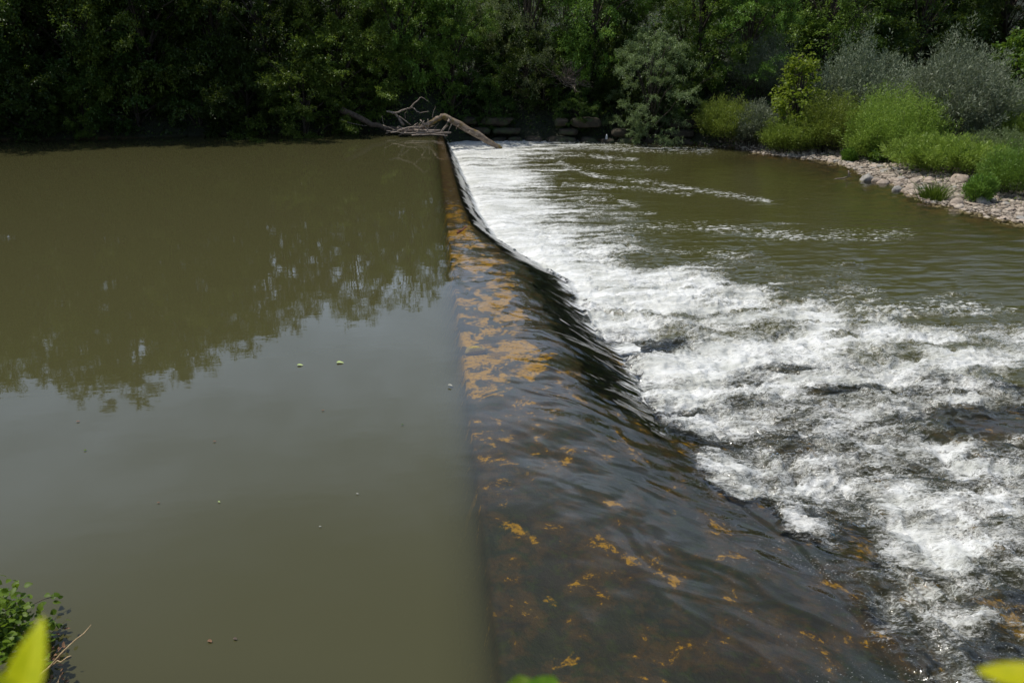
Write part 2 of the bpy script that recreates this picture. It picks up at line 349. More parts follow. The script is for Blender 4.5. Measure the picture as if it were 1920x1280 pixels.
F = np.zeros(len(x)); sel = np.where((x > 0) & (qx > 700) & (qx < 2600) & (qy > 200) & (qy < 1500))[0]
fp = np.array(foam_pts, float)
sy_ = lambda v: np.log(np.maximum(v-150, 20))*420   # even out the perspective
num = np.zeros(len(sel)); den = np.zeros(len(sel))
for a, b, c in fp:
    w = 1/(((qx[sel]-a)*.55)**2+(sy_(qy[sel])-sy_(b))**2+140)**1.6
    num += w*c; den += w
F[sel] = num/den
T = toe(y)
patchy = fbm(x*.32+5, y*(1.1+1.6*sm(14, 22, y)), 33, 4); F = np.clip(F+((.36-.14*(y < 9))*patchy-.02)*np.clip(4*F*(1-F), 0, 1)-.30*sm(.15, .7, fbm(x*.45, y*1.3, 37, 3))*sm(.3, .8, F)*(y < 17), 0, 1.05)
nz_ = 1-sm(8, 11, y); F = F*(1-.12*nz_*sm(.6, .9, F))+nz_*sm(.12, .4, F)*(.20+.22*fbm(x*1.6, y*3.2, 38, 3)); F = np.clip(F, 0, 1.05)
F *= sm(-.06-.25*(1-sm(7, 11, y))-.26*sm(11, 16, y), .05+.35*(1-sm(6, 10, y))-.10*sm(11, 16, y), x-T+.10*fbm(x*.3, y*3.1, 31))
turb = F.copy(); S = np.zeros(len(x))
for pts, val, wpx in [(a_, b_+.12, c_*1.8) for a_, b_, c_ in streaks]:
    q = np.array(pts, float); best = np.full(len(sel), 1e9)
    for i in range(len(q)-1):
        a = q[i]; d = q[i+1]-a; tt = np.clip(((qx[sel]-a[0])*d[0]+(qy[sel]-a[1])*d[1])/(d@d), 0, 1)
        best = np.minimum(best, np.hypot((qx[sel]-a[0]-tt*d[0])*.6, qy[sel]-a[1]-tt*d[1]))
    S[sel] = np.maximum(S[sel], np.clip(val*1.9, 0, 1)*np.exp(-(best/wpx)**2))
fl_v = y+.65*np.minimum(np.maximum(x, 0), T)       # across the stream lines
# relief of the surface
nearw = 1-sm(15, 26, y)
rap = sm(.08, .6, turb)*(.35+.65*nearw)
low = sm(-.35*(1-sm(7, 10, y)), .6+.8*(1-sm(7, 10, y)), x-T)
wxp = x+.35*fbm(x*.7, y*.7, 50); wyp = y+.35*fbm(x*.7, y*.7, 55)
big = fbm(wxp*.75, wyp*1.25, 40, 3); ridge = 1-np.abs(fbm(wxp*1.5, wyp*2.6, 44, 4)); rg2 = 1-np.abs(fbm(wxp*2.6, wyp*6.5, 47, 4, .6)); fine = fbm(x*9, y*20, 49, 3, .6)
rap2 = rap*(1-.45*sm(.6, 1, turb))
z = z0+rap*.10*big+rap2*(.15*(ridge-.6)+.045*(rg2-.6)+.006*fine)
z += low*(1-rap)*(.006+.012*nearw)*fbm(x*1.3, y*2.4, 60, 4)
z += .05*np.exp(-((x-T-.5)/.45)**2)*sm(0, .1, x-T)
slope = sm(.05, .5, x/np.maximum(T, .1))*(1-sm(.9, 1.3, x/T))*(x > 0)
z += slope*(.022*fbm(x*.5+3+.5*fbm(x, y, 71, 2), fl_v*.9+.5*fbm(x*.6, y*.6, 72, 2), 70, 3)+.0025*fbm(x*1.6, fl_v*5, 73, 3)+.010*(1-np.abs(fbm(x*.4, fl_v*.8, 75, 2)))**6*(y < 13))*(1-.6*sm(11, 17, y))*(.5+.5*sm(5, 9, y))
z += sm(-.4, .8, x)*(1-low)*.012*fbm(x*.8, y*1.0, 77, 3)
onap = (x > T) & (x < T+7*(1-sm(10, 15, y)))
zb = np.where((x > -.6) & (x < T*1.1), np.where(x < 0, apron(0*x, y)+x*2.4, apron(np.clip(x, 0, 99), y)), land(np.clip(x, -90, 90), y))
depth = np.maximum(z-zb, 0); depth = np.where(onap, .14, depth)
murk = 1-np.exp(-np.maximum(depth-.10, 0)*np.where(x < 0, 2.6, 3.2))
murk = np.where((x > 0) & (x < T), np.minimum(murk, .03), murk)
murk = np.where(onap & (y < 14), .03, murk); murk = np.maximum(murk, np.where(x > T, .03+.5*nearw*sm(.1, .75, F), 0)*sm(0, .5, x-T))
rough = np.clip(.16*sm(.45, .95, x/T)*(x < T*1.1)*sm(10, 16, y)+rap*.9+low*.16*sm(.02, .3, depth)+slope*.08+.05*(x > 0)*(x < T)*sm(12, 18, y), 0, 1)
m, t = mat('water'); l = t.links.new
P = N(t, 'ShaderNodeTexCoord').outputs['Object']
aF, aM, aR, aV, aL = (attr(t, k) for k in ('foam', 'murk', 'rough', 'cross', 'lower'))
sx = N(t, 'ShaderNodeSeparateXYZ'); l(P, sx.inputs[0])
cb = N(t, 'ShaderNodeCombineXYZ'); l(mathn(t, 'MULTIPLY', sx.outputs[0], .38), cb.inputs[0]); l(aV, cb.inputs[1])
mpS = N(t, 'ShaderNodeMapping', inp={'Scale': (.34, 1, 1)}); l(P, mpS.inputs['Vector'])
fn1 = texn(t, mpS.outputs[0], 3.2, 10, .68, .9)
fn2 = texn(t, mpS.outputs[0], 26, 6, .75, 1.2)
fn3 = texn(t, mpS.outputs[0], 9, 8, .72, 1.6)
web = mathn(t, 'ABSOLUTE', mathn(t, 'SUBTRACT', fn3, .5))            # stringy lace
fv_ = mathn(t, 'ADD', mathn(t, 'MULTIPLY', fn1, .9), mathn(t, 'MULTIPLY', fn2, 1.6))
fv_ = mathn(t, 'SUBTRACT', fv_, mathn(t, 'MULTIPLY', web, 1.4))
thr = mathn(t, 'ADD', fv_, mathn(t, 'MULTIPLY', aF, 1.15))
fm = mrange(t, thr, 1.60, 2.28)
fm = mathn(t, 'MULTIPLY', fm, mrange(t, aF, .03, .2))
spk = texn(t, mpS.outputs[0], 15, 3, .75); aS = attr(t, 'streak')
thrd = texn(t, cb.outputs[0], 5, 7, .75, 1.1); glt = texn(t, mpS.outputs[0], 95, 3, .7, .6)
fm = mathn(t, 'MAXIMUM', fm, mathn(t, 'MULTIPLY', mathn(t, 'MULTIPLY', mrange(t, attr(t, 'thread'), .02, .25), .9), mrange(t, mathn(t, 'ADD', thrd, mathn(t, 'MULTIPLY', attr(t, 'thread'), .22)), .60, .72)))
fm = mathn(t, 'MAXIMUM', fm, mathn(t, 'MULTIPLY', mrange(t, attr(t, 'glint'), .02, .2), mrange(t, mathn(t, 'ADD', glt, mathn(t, 'MULTIPLY', attr(t, 'glint'), .07)), .69, .76)))  # sun glints and bubbles painted as white specks in the foam mask
fm = mathn(t, 'MAXIMUM', fm, mathn(t, 'MULTIPLY', mathn(t, 'MINIMUM', mathn(t, 'MULTIPLY', aS, 3.0), .85), mrange(t, mathn(t, 'ADD', spk, mathn(t, 'MULTIPLY', aS, .16)), .63, .72)))
# bumps: still pool, running water, froth
mpc = N(t, 'ShaderNodeMapping', inp={'Scale': (.6, 1.3, 1)}); l(P, mpc.inputs['Vector'])
calm = texn(t, mpc.outputs[0], 2.2, 4, .5)
run = texn(t, cb.outputs[0], 3.0, 4, .5, .8)
chop = texn(t, mpS.outputs[0], 5, 6, .6, .4)
b1 = N(t, 'ShaderNodeBump', inp={'Distance': .012}); l(calm, b1.inputs['Height']); b1.inputs['Strength'].default_value = .13
b2 = N(t, 'ShaderNodeBump', inp={'Distance': .05}); l(run, b2.inputs['Height']); l(mathn(t, 'MULTIPLY', aR, mathn(t, 'SUBTRACT', 1.0, aL)), b2.inputs['Strength']); l(b1.outputs[0], b2.inputs['Normal'])
b3 = N(t, 'ShaderNodeBump', inp={'Distance': .06}); l(chop, b3.inputs['Height']); l(mathn(t, 'MULTIPLY', aR, aL), b3.inputs['Strength']); l(b2.outputs[0], b3.inputs['Normal'])
b4 = N(t, 'ShaderNodeBump', inp={'Distance': .035, 'Strength': .5}); l(mathn(t, 'ADD', fn2, fn3), b4.inputs['Height']); l(b3.outputs[0], b4.inputs['Normal'])
murkc = rgbmix(t, aL, (.058, .056, .023), (.056, .055, .017))
pm = texn(t, P, .12, 3, .5); murkc = rgbmix(t, mrange(t, pm, .35, .7, 0, .35), murkc, (.060, .055, .026))
df = N(t, 'ShaderNodeBsdfDiffuse'); l(murkc, df.inputs['Color'])
tr = N(t, 'ShaderNodeBsdfTransparent', inp={'Color': (.88, .86, .72, 1)})
body = N(t, 'ShaderNodeMixShader'); l(aM, body.inputs[0]); l(tr.outputs[0], body.inputs[1]); l(df.outputs[0], body.inputs[2])
gl = N(t, 'ShaderNodeBsdfGlossy', inp={'Roughness': .02}); l(b3.outputs[0], gl.inputs['Normal']); l(mathn(t, 'ADD', mathn(t, 'MULTIPLY', aR, .07), .015), gl.inputs['Roughness'])
fr = N(t, 'ShaderNodeFresnel', inp={'IOR': 1.42}); l(b3.outputs[0], fr.inputs['Normal'])
surf = N(t, 'ShaderNodeMixShader'); l(fr.outputs[0], surf.inputs[0]); l(body.outputs[0], surf.inputs[1]); l(gl.outputs[0], surf.inputs[2])
fd = N(t, 'ShaderNodeBsdfPrincipled', inp={'Roughness': .55, 'Specular IOR Level': .25}); l(rgbmix(t, mrange(t, texn(t, mpS.outputs[0], 2.2, 6, .7, .8), .35, .62), (.50, .51, .47), (.76, .77, .75)), fd.inputs['Base Color']); l(b4.outputs[0], fd.inputs['Normal'])
fin = N(t, 'ShaderNodeMixShader'); l(fm, fin.inputs[0]); l(surf.outputs[0], fin.inputs[1]); l(fd.outputs[0], fin.inputs[2])
o = N(t, 'ShaderNodeOutputMaterial'); l(fin.outputs[0], o.inputs['Surface'])
# drop the quads that lie under dry land
keep = (depth > 0).reshape(sh_); k2 = keep[:-1, :-1] | keep[1:, :-1] | keep[:-1, 1:] | keep[1:, 1:]
GF = gridf(*sh_)[k2.ravel()]
tag(make('water', np.stack([x, y, z], 1), GF, m, smooth=True, attrs={'thread': np.clip(sm(.72, 1.02, x/T)*(x < T*1.15)*sm(8, 14, y)*(.9+.5*fbm(x, y*1.5, 95, 2)), 0, 1), 'glint': np.clip(sm(.55, 1.0, x/T)*(1-sm(7, 10, y))*(.55+.8*fbm(x*1.2, y*1.6, 96, 3)), 0, 1), 'streak': np.clip(S*(.75+.6*fbm(x*.8, y*2.2, 93, 3)), 0, 1), 'foam': F, 'murk': murk, 'rough': rough, 'cross': fl_v, 'lower': low}), kind='structure')
WF, WZ_ = F.reshape(sh_), z.reshape(sh_)
def water_at(px_, py_):                      # height and foam of the built surface
    i = np.clip(np.searchsorted(wy, py_), 1, len(wy)-1); j = np.clip(np.searchsorted(wx, px_), 1, len(wx)-1)
    return WZ_[i, j], WF[i, j]

# spray: drops thrown up over the froth ------------------------------------
n = 90000
sx_ = rng.uniform(0, 14, n); sy2 = rng.uniform(4, 40, n)**1.0
zz, ff = water_at(sx_, sy2)
keep = rng.random(n) < np.clip(ff-.35, 0, 1)*1.3
sx_, sy2, zz, ff = sx_[keep], sy2[keep], zz[keep], ff[keep]
edge = rng.random(len(sx_)); hh = np.abs(rng.normal(size=len(sx_)))*.055*ff+.002
c = np.stack([sx_, sy2, zz+hh], 1); rr = (rng.uniform(.0015, .0042, len(c))*(1+sy2/25))[:, None]
o6 = np.array([(1, 0, 0), (-1, 0, 0), (0, 1, 0), (0, -1, 0), (0, 0, 1), (0, 0, -1)])
f8 = np.array([(4, 0, 2), (4, 2, 1), (4, 1, 3), (4, 3, 0), (5, 2, 0), (5, 1, 2), (5, 3, 1), (5, 0, 3)])
V = (c[:, None, :]+o6[None]*rr[:, None, :]*rng.uniform(.7, 1.6, (len(c), 1, 3))).reshape(-1, 3)
Fq = (f8[None]+np.arange(len(c))[:, None, None]*6).reshape(-1, 3)
m, t = mat('spray'); p = N(t, 'ShaderNodeBsdfPrincipled', inp={'Base Color': (.85, .87, .87, 1), 'Roughness': .3}); o = N(t, 'ShaderNodeOutputMaterial'); t.links.new(p.outputs[0], o.inputs['Surface'])
tag(make('spray', V, Fq, m, smooth=True), 'fine white drops of spray thrown up along the foaming rapids', 'spray', kind='stuff')

# ------------------------------------------------------------------ foliage
def leaves(C, Nrm, Ax, ln, wd_, fold=.12):
    """one four-cornered folded leaf at each point C"""
    Ax = Ax/np.linalg.norm(Ax, axis=1, keepdims=True)
    S = np.cross(Ax, Nrm); S /= (np.linalg.norm(S, axis=1, keepdims=True)+1e-9)
    U_ = np.cross(S, Ax); ln = ln[:, None]; wd_ = wd_[:, None]
    a = C; b = C+Ax*ln*.45+S*wd_*.5+U_*ln*fold; c = C+Ax*ln; d = C+Ax*ln*.45-S*wd_*.5+U_*ln*fold
    V = np.stack([a, b, c, d], 1).reshape(-1, 3); n = len(C)
    return V, np.arange(n*4).reshape(n, 4)
def crown(rg, H, Wd, z0, nclump, per, size, aspect=.55, droop=.5, cl=.62, dens_pow=.3, shape=1.0, low=True):
    """leaf sprays set on an uneven crown; returns leaves and clump centres"""
    K = nclump; th = rg.uniform(0, 2*np.pi, K); u = rg.uniform(-1 if low else -.6, 1, K); r = rg.random(K)**dens_pow
    lob = 1+.28*np.sin(2*th+rg.uniform(0, 6))+.18*np.sin(3*th+u*3+rg.uniform(0, 6))+.12*rg.normal(size=K)
    cr_ = np.sqrt(np.maximum(1-np.abs(u)**(2.2*shape), 0.05))
    cx = np.cos(th)*cr_*r*lob*Wd/2; cy = np.sin(th)*cr_*r*lob*Wd/2; cz = z0+(u*.5+.5)*(H-z0)*(1+.06*rg.normal(size=K))
    C = np.stack([cx, cy, cz], 1)
    n = K*per; ci = np.repeat(np.arange(K), per)
    # each clump: several twigs radiating outwards
    out = C*np.array([1, 1, 0]); out /= (np.linalg.norm(out, axis=1, keepdims=True)+.3)
    tw = 7; ti = rg.integers(0, tw, n)
    dirs = rg.normal(size=(K, tw, 3))*.75+out[:, None, :]*.9; dirs[..., 2] = dirs[..., 2]*.45+.1
    dirs /= np.linalg.norm(dirs, axis=2, keepdims=True)
    d = dirs[ci, ti]; s = rg.random(n)**.8; csz = cl*(.6+.8*rg.random(K))[ci]
    Pn = C[ci]+d*(s*csz*1.7)[:, None]+rg.normal(size=(n, 3))*(csz*.14)[:, None]
    Pn[:, 2] -= droop*(s*csz)**2
    Nrm = rg.normal(size=(n, 3))*.55+np.array([0, 0, 1.0]); Ax = d+rg.normal(size=(n, 3))*.7; Ax[:, 2] -= .25
    ln = size*rg.uniform(.6, 1.35, n)
    V, Fc = leaves(Pn, Nrm, Ax, ln, ln*aspect)
    cv = rg.random(K)
    return V, Fc, np.clip(.55*cv[ci]+.45*rg.random(n), 0, 1), C
def broad_tree(name, seed, H, Wd, z0, material, K, per, size, label, **kw):
    rg = np.random.default_rng(seed); root = empty(name, (0, 0, 0), label, 'tree')
    V, Fc, a, C = crown(rg, H, Wd, z0, K, per, size, **kw)
    mb = MB(); lean = rg.normal(size=2)*.5; r0 = .02*H+.04
    tp = wobble([(0, 0, -1.5), (lean[0]*.3, lean[1]*.3, H*.35), (lean[0], lean[1], H*.85)], 12, H*.008, seed)
    mb.add(*tube(tp, np.linspace(r0, r0*.15, 12), 8))
    for i in rg.choice(len(C), min(26, len(C)), replace=False):
        j = int(np.clip((C[i][2]*.62)/(H*.85)*9+1, 2, 10)); s = tp[j]; mid = (s+C[i])/2+np.array([0, 0, .12*H*rg.random()])
        mb.add(*tube(wobble([s, mid, C[i]], 6, .05, i), np.linspace(r0*.38, .012, 6), 5))
    mb.build('trunk', M['bark'], root, True)
    make('crown', V, Fc, M[material], root, fattrs={'v': a})
    return root
def shoot_bush(name, seed, H, Wd, material, ns, per, ln, aspect, label, cat='bush', spread=.6, bushy=.4):
    """bush of many upright shoots set with narrow leaves"""
    rg = np.random.default_rng(seed); root = empty(name, (0, 0, 0), label, cat)
    b = rg.normal(size=(ns, 2))*Wd*.11; az = np.arctan2(b[:, 1], b[:, 0])+rg.normal(size=ns)*.5
    rr_ = rg.random(ns)**.6; tilt = rr_*spread*Wd*.5
    hN = H*(1-.45*rr_**2)*rg.uniform(.6, 1.05, ns)
    hi = rg.integers(0, 5, ns); lobes = rg.uniform(.75, 1.1, 9); hN *= lobes[((az+np.pi)/(2*np.pi)*8.99).astype(int) % 9]
    tip = np.stack([b[:, 0]+np.cos(az)*tilt*1.1, b[:, 1]+np.sin(az)*tilt*1.1, hN], 1)
    base = np.stack([b[:, 0], b[:, 1], np.full(ns, -.1)], 1)
    n = ns*per; si = np.repeat(np.arange(ns), per); s = .22+.78*rg.random(n)**.6
    mid = (base+tip)/2+np.stack([np.cos(az)*tilt*.35, np.sin(az)*tilt*.35, .08*H+0*az], 1)
    q = lambda s_, i: base[i]*((1-s_)**2)[:, None]+mid[i]*(2*s_*(1-s_))[:, None]+tip[i]*(s_**2)[:, None]
    Pn = q(s, si); side = rg.normal(size=(n, 3)); Pn = Pn+side*bushy*.22*(1.05-s)[:, None]**.5*np.array([1, 1, .6])*min(H, 2)*.45
    tang = tip[si]-base[si]; tang /= np.linalg.norm(tang, axis=1, keepdims=True)
    Ax = tang*.8+side*.55; L_ = ln*rg.uniform(.6, 1.3, n)
    V, Fc = leaves(Pn, rg.normal(size=(n, 3))+np.array([0, 0, .6]), Ax, L_, L_*aspect, .05)
    a = np.clip(.5*rg.random(ns)[si]+.5*rg.random(n), 0, 1)
    make('foliage', V, Fc, M[material], root, fattrs={'v': a})
    mb = MB()
    for i in range(min(ns, 40)):
        pp = np.array([q(np.array([s_]), np.array([i]))[0] for s_ in (0, .3, .6, .9)]); mb.add(*tube(pp, np.linspace(.012, .003, 4), 4))
    mb.build('stems', M['bark'], root, True)
    return root

# prototypes are themselves placed things; copies follow
def gz(x_, y_): return float(land(np.array([x_]), np.array([y_]))[0])
TREES = {}
protos = [  # key, seed, H, W, z0, mat, clumps, per, leaf
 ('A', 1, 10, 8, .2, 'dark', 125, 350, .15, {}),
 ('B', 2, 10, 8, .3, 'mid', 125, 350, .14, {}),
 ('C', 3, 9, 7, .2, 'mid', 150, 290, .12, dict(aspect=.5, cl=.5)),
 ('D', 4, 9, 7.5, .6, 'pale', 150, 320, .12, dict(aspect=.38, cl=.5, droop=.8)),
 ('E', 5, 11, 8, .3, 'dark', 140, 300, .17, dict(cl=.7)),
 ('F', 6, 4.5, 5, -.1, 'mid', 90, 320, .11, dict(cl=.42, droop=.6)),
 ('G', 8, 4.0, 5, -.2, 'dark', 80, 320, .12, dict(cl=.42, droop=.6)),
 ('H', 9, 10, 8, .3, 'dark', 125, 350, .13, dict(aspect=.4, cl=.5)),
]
NAMES = dict(A='broadleaf_tree', B='broadleaf_tree', C='alder_tree', D='willow_tree', E='broadleaf_tree', F='waterside_shrub', G='waterside_shrub', H='alder_tree')
for k, sd, H, Wd, z0_, mt, K, per, sz, kw in protos:
    TREES[k] = [broad_tree(NAMES[k], sd, H, Wd, z0_, mt, K, per, sz, 'x', **kw), False, H, Wd]
def plant(k, px, dist, hgt, wfac, label, rz=None, group=None, dy=0, z=None):
    """stands a tree of kind k where the ray at px meets the bank, dist metres behind the shore"""
    p0 = at(px, 258, 0)
    d = ray(px, 258); X_ = None
    for s in np.linspace(10, 90, 1600):
        x_ = CAM[0]+d[0]*s; y_ = d[1]*s
        sd_b = shore(np.array([x_]), np.array([y_]))
        if sd_b[0][0] >= min(dist, 4) and y_ > (0 if px < 1310 else 38.5+dist*.55): X_ = (x_, y_); break
    z_ = gz(*X_) if z is None else z
    root, used, H, Wd = TREES[k]; s = hgt/H; loc = (X_[0], X_[1], z_-.1)
    rz = random.uniform(0, 6.28) if rz is None else rz; sc = (s*wfac, s*wfac, s)
    if not used:
        root.location = loc; root.rotation_euler = (0, 0, rz); root.scale = sc; root['label'] = label
        if group: root['group'] = group
        TREES[k][1] = True; r = root
    else: r = copy_tree(root, loc, rz, sc, label, group)
    r['category'] = 'bush' if k in 'FG' else 'tree'
    return r
# front row, left to right along the far bank
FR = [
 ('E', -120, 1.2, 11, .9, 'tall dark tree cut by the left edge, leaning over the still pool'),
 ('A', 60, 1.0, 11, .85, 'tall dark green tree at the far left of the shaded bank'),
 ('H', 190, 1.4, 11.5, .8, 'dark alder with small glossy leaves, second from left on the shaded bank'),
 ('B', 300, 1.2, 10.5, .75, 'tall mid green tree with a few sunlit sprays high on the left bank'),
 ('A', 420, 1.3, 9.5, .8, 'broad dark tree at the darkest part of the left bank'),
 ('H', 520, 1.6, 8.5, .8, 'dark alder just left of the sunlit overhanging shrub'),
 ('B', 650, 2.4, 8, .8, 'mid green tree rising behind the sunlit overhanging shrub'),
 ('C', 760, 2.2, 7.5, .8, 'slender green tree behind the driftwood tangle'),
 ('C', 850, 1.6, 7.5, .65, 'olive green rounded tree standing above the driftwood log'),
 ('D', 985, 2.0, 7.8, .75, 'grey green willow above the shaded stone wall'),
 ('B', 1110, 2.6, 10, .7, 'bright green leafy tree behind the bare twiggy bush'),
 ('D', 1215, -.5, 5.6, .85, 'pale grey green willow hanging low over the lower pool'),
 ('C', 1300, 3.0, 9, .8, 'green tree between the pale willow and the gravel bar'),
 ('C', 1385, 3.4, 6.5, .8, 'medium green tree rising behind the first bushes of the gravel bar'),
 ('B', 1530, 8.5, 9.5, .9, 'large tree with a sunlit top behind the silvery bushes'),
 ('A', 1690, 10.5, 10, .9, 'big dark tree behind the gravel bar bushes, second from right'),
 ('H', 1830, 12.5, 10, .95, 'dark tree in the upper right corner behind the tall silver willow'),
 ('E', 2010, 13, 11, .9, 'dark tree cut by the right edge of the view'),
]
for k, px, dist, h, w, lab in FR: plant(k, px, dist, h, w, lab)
LOWS = [
 ('G', -60, .5, 3.6, 1.1, 'dark low shrub trailing over the water at the left edge'),
 ('G', 70, .5, 3.4, 1.0, 'dark shrub trailing in the pool below the far left tree'),
 ('F', 165, .2, 2.4, .9, 'small shrub with a pale sunlit tuft at the waterline on the left'),
 ('G', 270, .5, 3.6, 1.1, 'shaded shrub drooping to the water beside the pale sunlit tuft'),
 ('G', 380, .4, 3.4, 1.0, 'black green shrub at the waterline in deepest shade'),
 ('G', 470, .4, 3.0, 1.0, 'last shaded shrub before the sunlit overhanging one'),
 ('F', 575, -.7, 4.0, 1.0, 'sunlit green shrub overhanging the pool, left half of the pair'),
 ('F', 650, .5, 4.3, 1.0, 'sunlit green shrub overhanging the fallen branches'),
 ('F', 800, 2.4, 4.6, .7, 'green shrub behind the upright dead branches'),
 ('G', 880, 1.8, 3.2, .9, 'dark shrub on the bank above the log'),
 ('G', 1020, 2.0, 3.0, 1.0, 'dark shrub above the left part of the stone wall'),
 ('G', 1130, 1.9, 3.2, .8, 'dark shrub above the right part of the stone wall'),
 ('G', 915, .5, 1.9, 1.0, 'dark trailing shrub over the left end of the stone wall'),
 ('G', 1075, .6, 1.8, 1.0, 'dark trailing shrub over the middle of the stone wall'),
 ('G', 1195, .5, 2.2, 1.0, 'dark trailing shrub over the right end of the stone wall'),
 ('G', 1285, 1.0, 3.0, .8, 'dark shrub in the hollow right of the hanging willow'),
]
for k, px, dist, h, w, lab in LOWS: plant(k, px, dist, h, w, lab)
# second row, only read as the dark depth of the wood and as the skyline in the pool
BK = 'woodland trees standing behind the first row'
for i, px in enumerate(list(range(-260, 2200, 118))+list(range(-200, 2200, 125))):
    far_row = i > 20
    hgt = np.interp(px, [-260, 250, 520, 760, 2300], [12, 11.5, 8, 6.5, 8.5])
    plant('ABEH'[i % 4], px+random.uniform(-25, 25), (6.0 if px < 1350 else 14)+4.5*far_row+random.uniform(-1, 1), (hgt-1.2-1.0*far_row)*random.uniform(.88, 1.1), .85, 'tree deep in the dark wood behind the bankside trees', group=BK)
# leafy undergrowth on the bank
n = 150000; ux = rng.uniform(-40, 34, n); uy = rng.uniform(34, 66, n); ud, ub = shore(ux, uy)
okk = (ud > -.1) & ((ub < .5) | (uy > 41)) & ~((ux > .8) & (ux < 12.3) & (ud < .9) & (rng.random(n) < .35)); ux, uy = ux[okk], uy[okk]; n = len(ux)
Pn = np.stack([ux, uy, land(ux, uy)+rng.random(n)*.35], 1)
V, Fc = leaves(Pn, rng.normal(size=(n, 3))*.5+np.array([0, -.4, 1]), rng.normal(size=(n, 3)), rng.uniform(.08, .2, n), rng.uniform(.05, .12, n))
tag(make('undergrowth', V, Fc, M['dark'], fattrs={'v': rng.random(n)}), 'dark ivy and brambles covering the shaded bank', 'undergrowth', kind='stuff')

# bushes of the gravel bar
def bush_at(px, base_y, top_y, wpx, mk, label, kind='shoot', seed=1, dens=1.0, cat='bush', name='riverside_bush', **kw):
    if base_y < 312 and px < 1750: base_y -= 7; wpx *= .86
    b = at(px, base_y, ZL+.12)
    b[2] = gz(b[0], b[1]); slant = np.linalg.norm(b-CAM); H = (base_y-top_y)*slant/FPX/math.cos(PITCH*.5); Wd = wpx*slant/FPX
    if kind == 'shoot':
        r = shoot_bush(name, seed, H, Wd*1.15, mk, int(150*dens*max(Wd, 1)), 70, kw.get('ln', .11), kw.get('aspect', .2), label, cat, spread=kw.get('spread', .62), bushy=kw.get('bushy', .8))
    else:
        K = int(26*Wd*H*dens*.5)+12
        r = broad_tree(name, seed, H, Wd, .1, mk, K, kw.get('per', 60), kw.get('size', .13), label, aspect=kw.get('aspect', .7), cl=.25, droop=.3)
        r['category'] = cat
    r.location = b; return r
bush_at(1360, 276, 192, 105, 'shoot', 'yellow green bush at the left tip of the gravel bar', seed=20, dens=1.3)
bush_at(1410, 281, 200, 80, 'silver', 'small blue grey bush tucked right of the first yellow green bush', seed=21, ln=.12)
bush_at(1482, 289, 212, 110, 'shoot', 'dark stemmed green bush below the lime sapling', seed=22)
bush_at(1548, 290, 178, 115, 'shoot', 'green bush with feathery tips right of the lime sapling', seed=23, dens=1.1)
bush_at(1560, 284, 225, 90, 'silver', 'low blue grey bush in front of the feathery green one', seed=24, dens=.8)
bush_at(1612, 268, 108, 175, 'silver', 'wide silvery willow bush behind the middle of the gravel bar', seed=25, ln=.15)
bush_at(1408, 262, 135, 110, 'silver', 'grey green bush behind the left tip of the bar', seed=26, dens=.8)
bush_at(1672, 301, 178, 165, 'shoot', 'largest bright green feathery bush in the middle of the bar', seed=27, dens=1.3)
bush_at(1622, 302, 235, 80, 'shoot', 'small soft green bush at the water side left of the largest feathery bush', seed=28, dens=.9)
bush_at(1788, 292, 112, 150, 'silver', 'tall silver grey willow bush right of the largest green bush', seed=29, ln=.15, dens=1.2)
bush_at(1902, 268, 128, 130, 'bright', 'bright green large leaved bush at the right edge', kind='broad', seed=30, size=.15, per=70)
bush_at(1850, 288, 205, 75, 'bright', 'small lime leaved bush beside the tall silver willow', kind='broad', seed=31, size=.13)
bush_at(1905, 300, 215, 105, 'shoot', 'rounded green bush low at the right edge', seed=32, dens=1.2)
bush_at(1900, 366, 285, 100, 'mid', 'dark green feathery bush at the right edge beside the cobbles', seed=33, dens=1.6, ln=.09)
bush_at(1785, 322, 268, 160, 'shoot', 'low spreading tussock bush behind the cobbles', seed=34, dens=1.2, ln=.14, spread=.7)
bush_at(1850, 318, 262, 110, 'pale', 'pale weedy bush behind the small dark shrub', seed=35, ln=.1)
bush_at(1832, 376, 328, 36, 'mid', 'small dark shrub growing alone among the cobbles', seed=36, dens=.9)
bush_at(1700, 306, 268, 50, 'bright', 'low leafy plant at the foot of the largest green bush', kind='broad', seed=37, size=.12)
bush_at(1592, 306, 278, 26, 'bright', 'slim bright weed at the water edge of the cobbles', seed=38, spread=.4)
bush_at(1650, 310, 285, 34, 'bright', 'tiny leafy weed on the cobbles left of the low leafy plant', kind='broad', seed=39, size=.1)
bush_at(1484, 284, 138, 80, 'lime', 'lime yellow sapling with large leaves rising above the green bushes', kind='broad', seed=40, size=.16, per=26, dens=1.3, cat='sapling', name='sapling')
# grass tuft
b = at(1748, 374, ZL+.02); b[2] = gz(b[0], b[1]); rg = np.random.default_rng(5); n = 420
base = rg.normal(size=(n, 2))*.16; lean = base*1.2+rg.normal(size=(n, 2))*.1; hh = rg.uniform(.25, .68, n)
P0 = np.c_[base, np.full(n, -.03)]; P1 = np.c_[base+lean*.4, hh*.6]; P2 = np.c_[base+lean*1.3, hh]
sd_ = rg.normal(size=(n, 3)); sd_[:, 2] = 0; sd_ = sd_/np.linalg.norm(sd_, axis=1, keepdims=True)*.009
V = np.stack([P0-sd_, P0+sd_, P1+sd_, P1-sd_, P2], 1).reshape(-1, 3); Fc = [tuple(i*5+k for k in f) for i in range(n) for f in ((0, 1, 2, 3), (3, 2, 4))]
g = make('grass_tuft', V, Fc, M['bright'], fattrs={'v': rg.random(2*n)}); g.location = b; tag(g, 'single bright green grass tuft at the edge of the cobbles', 'grass')

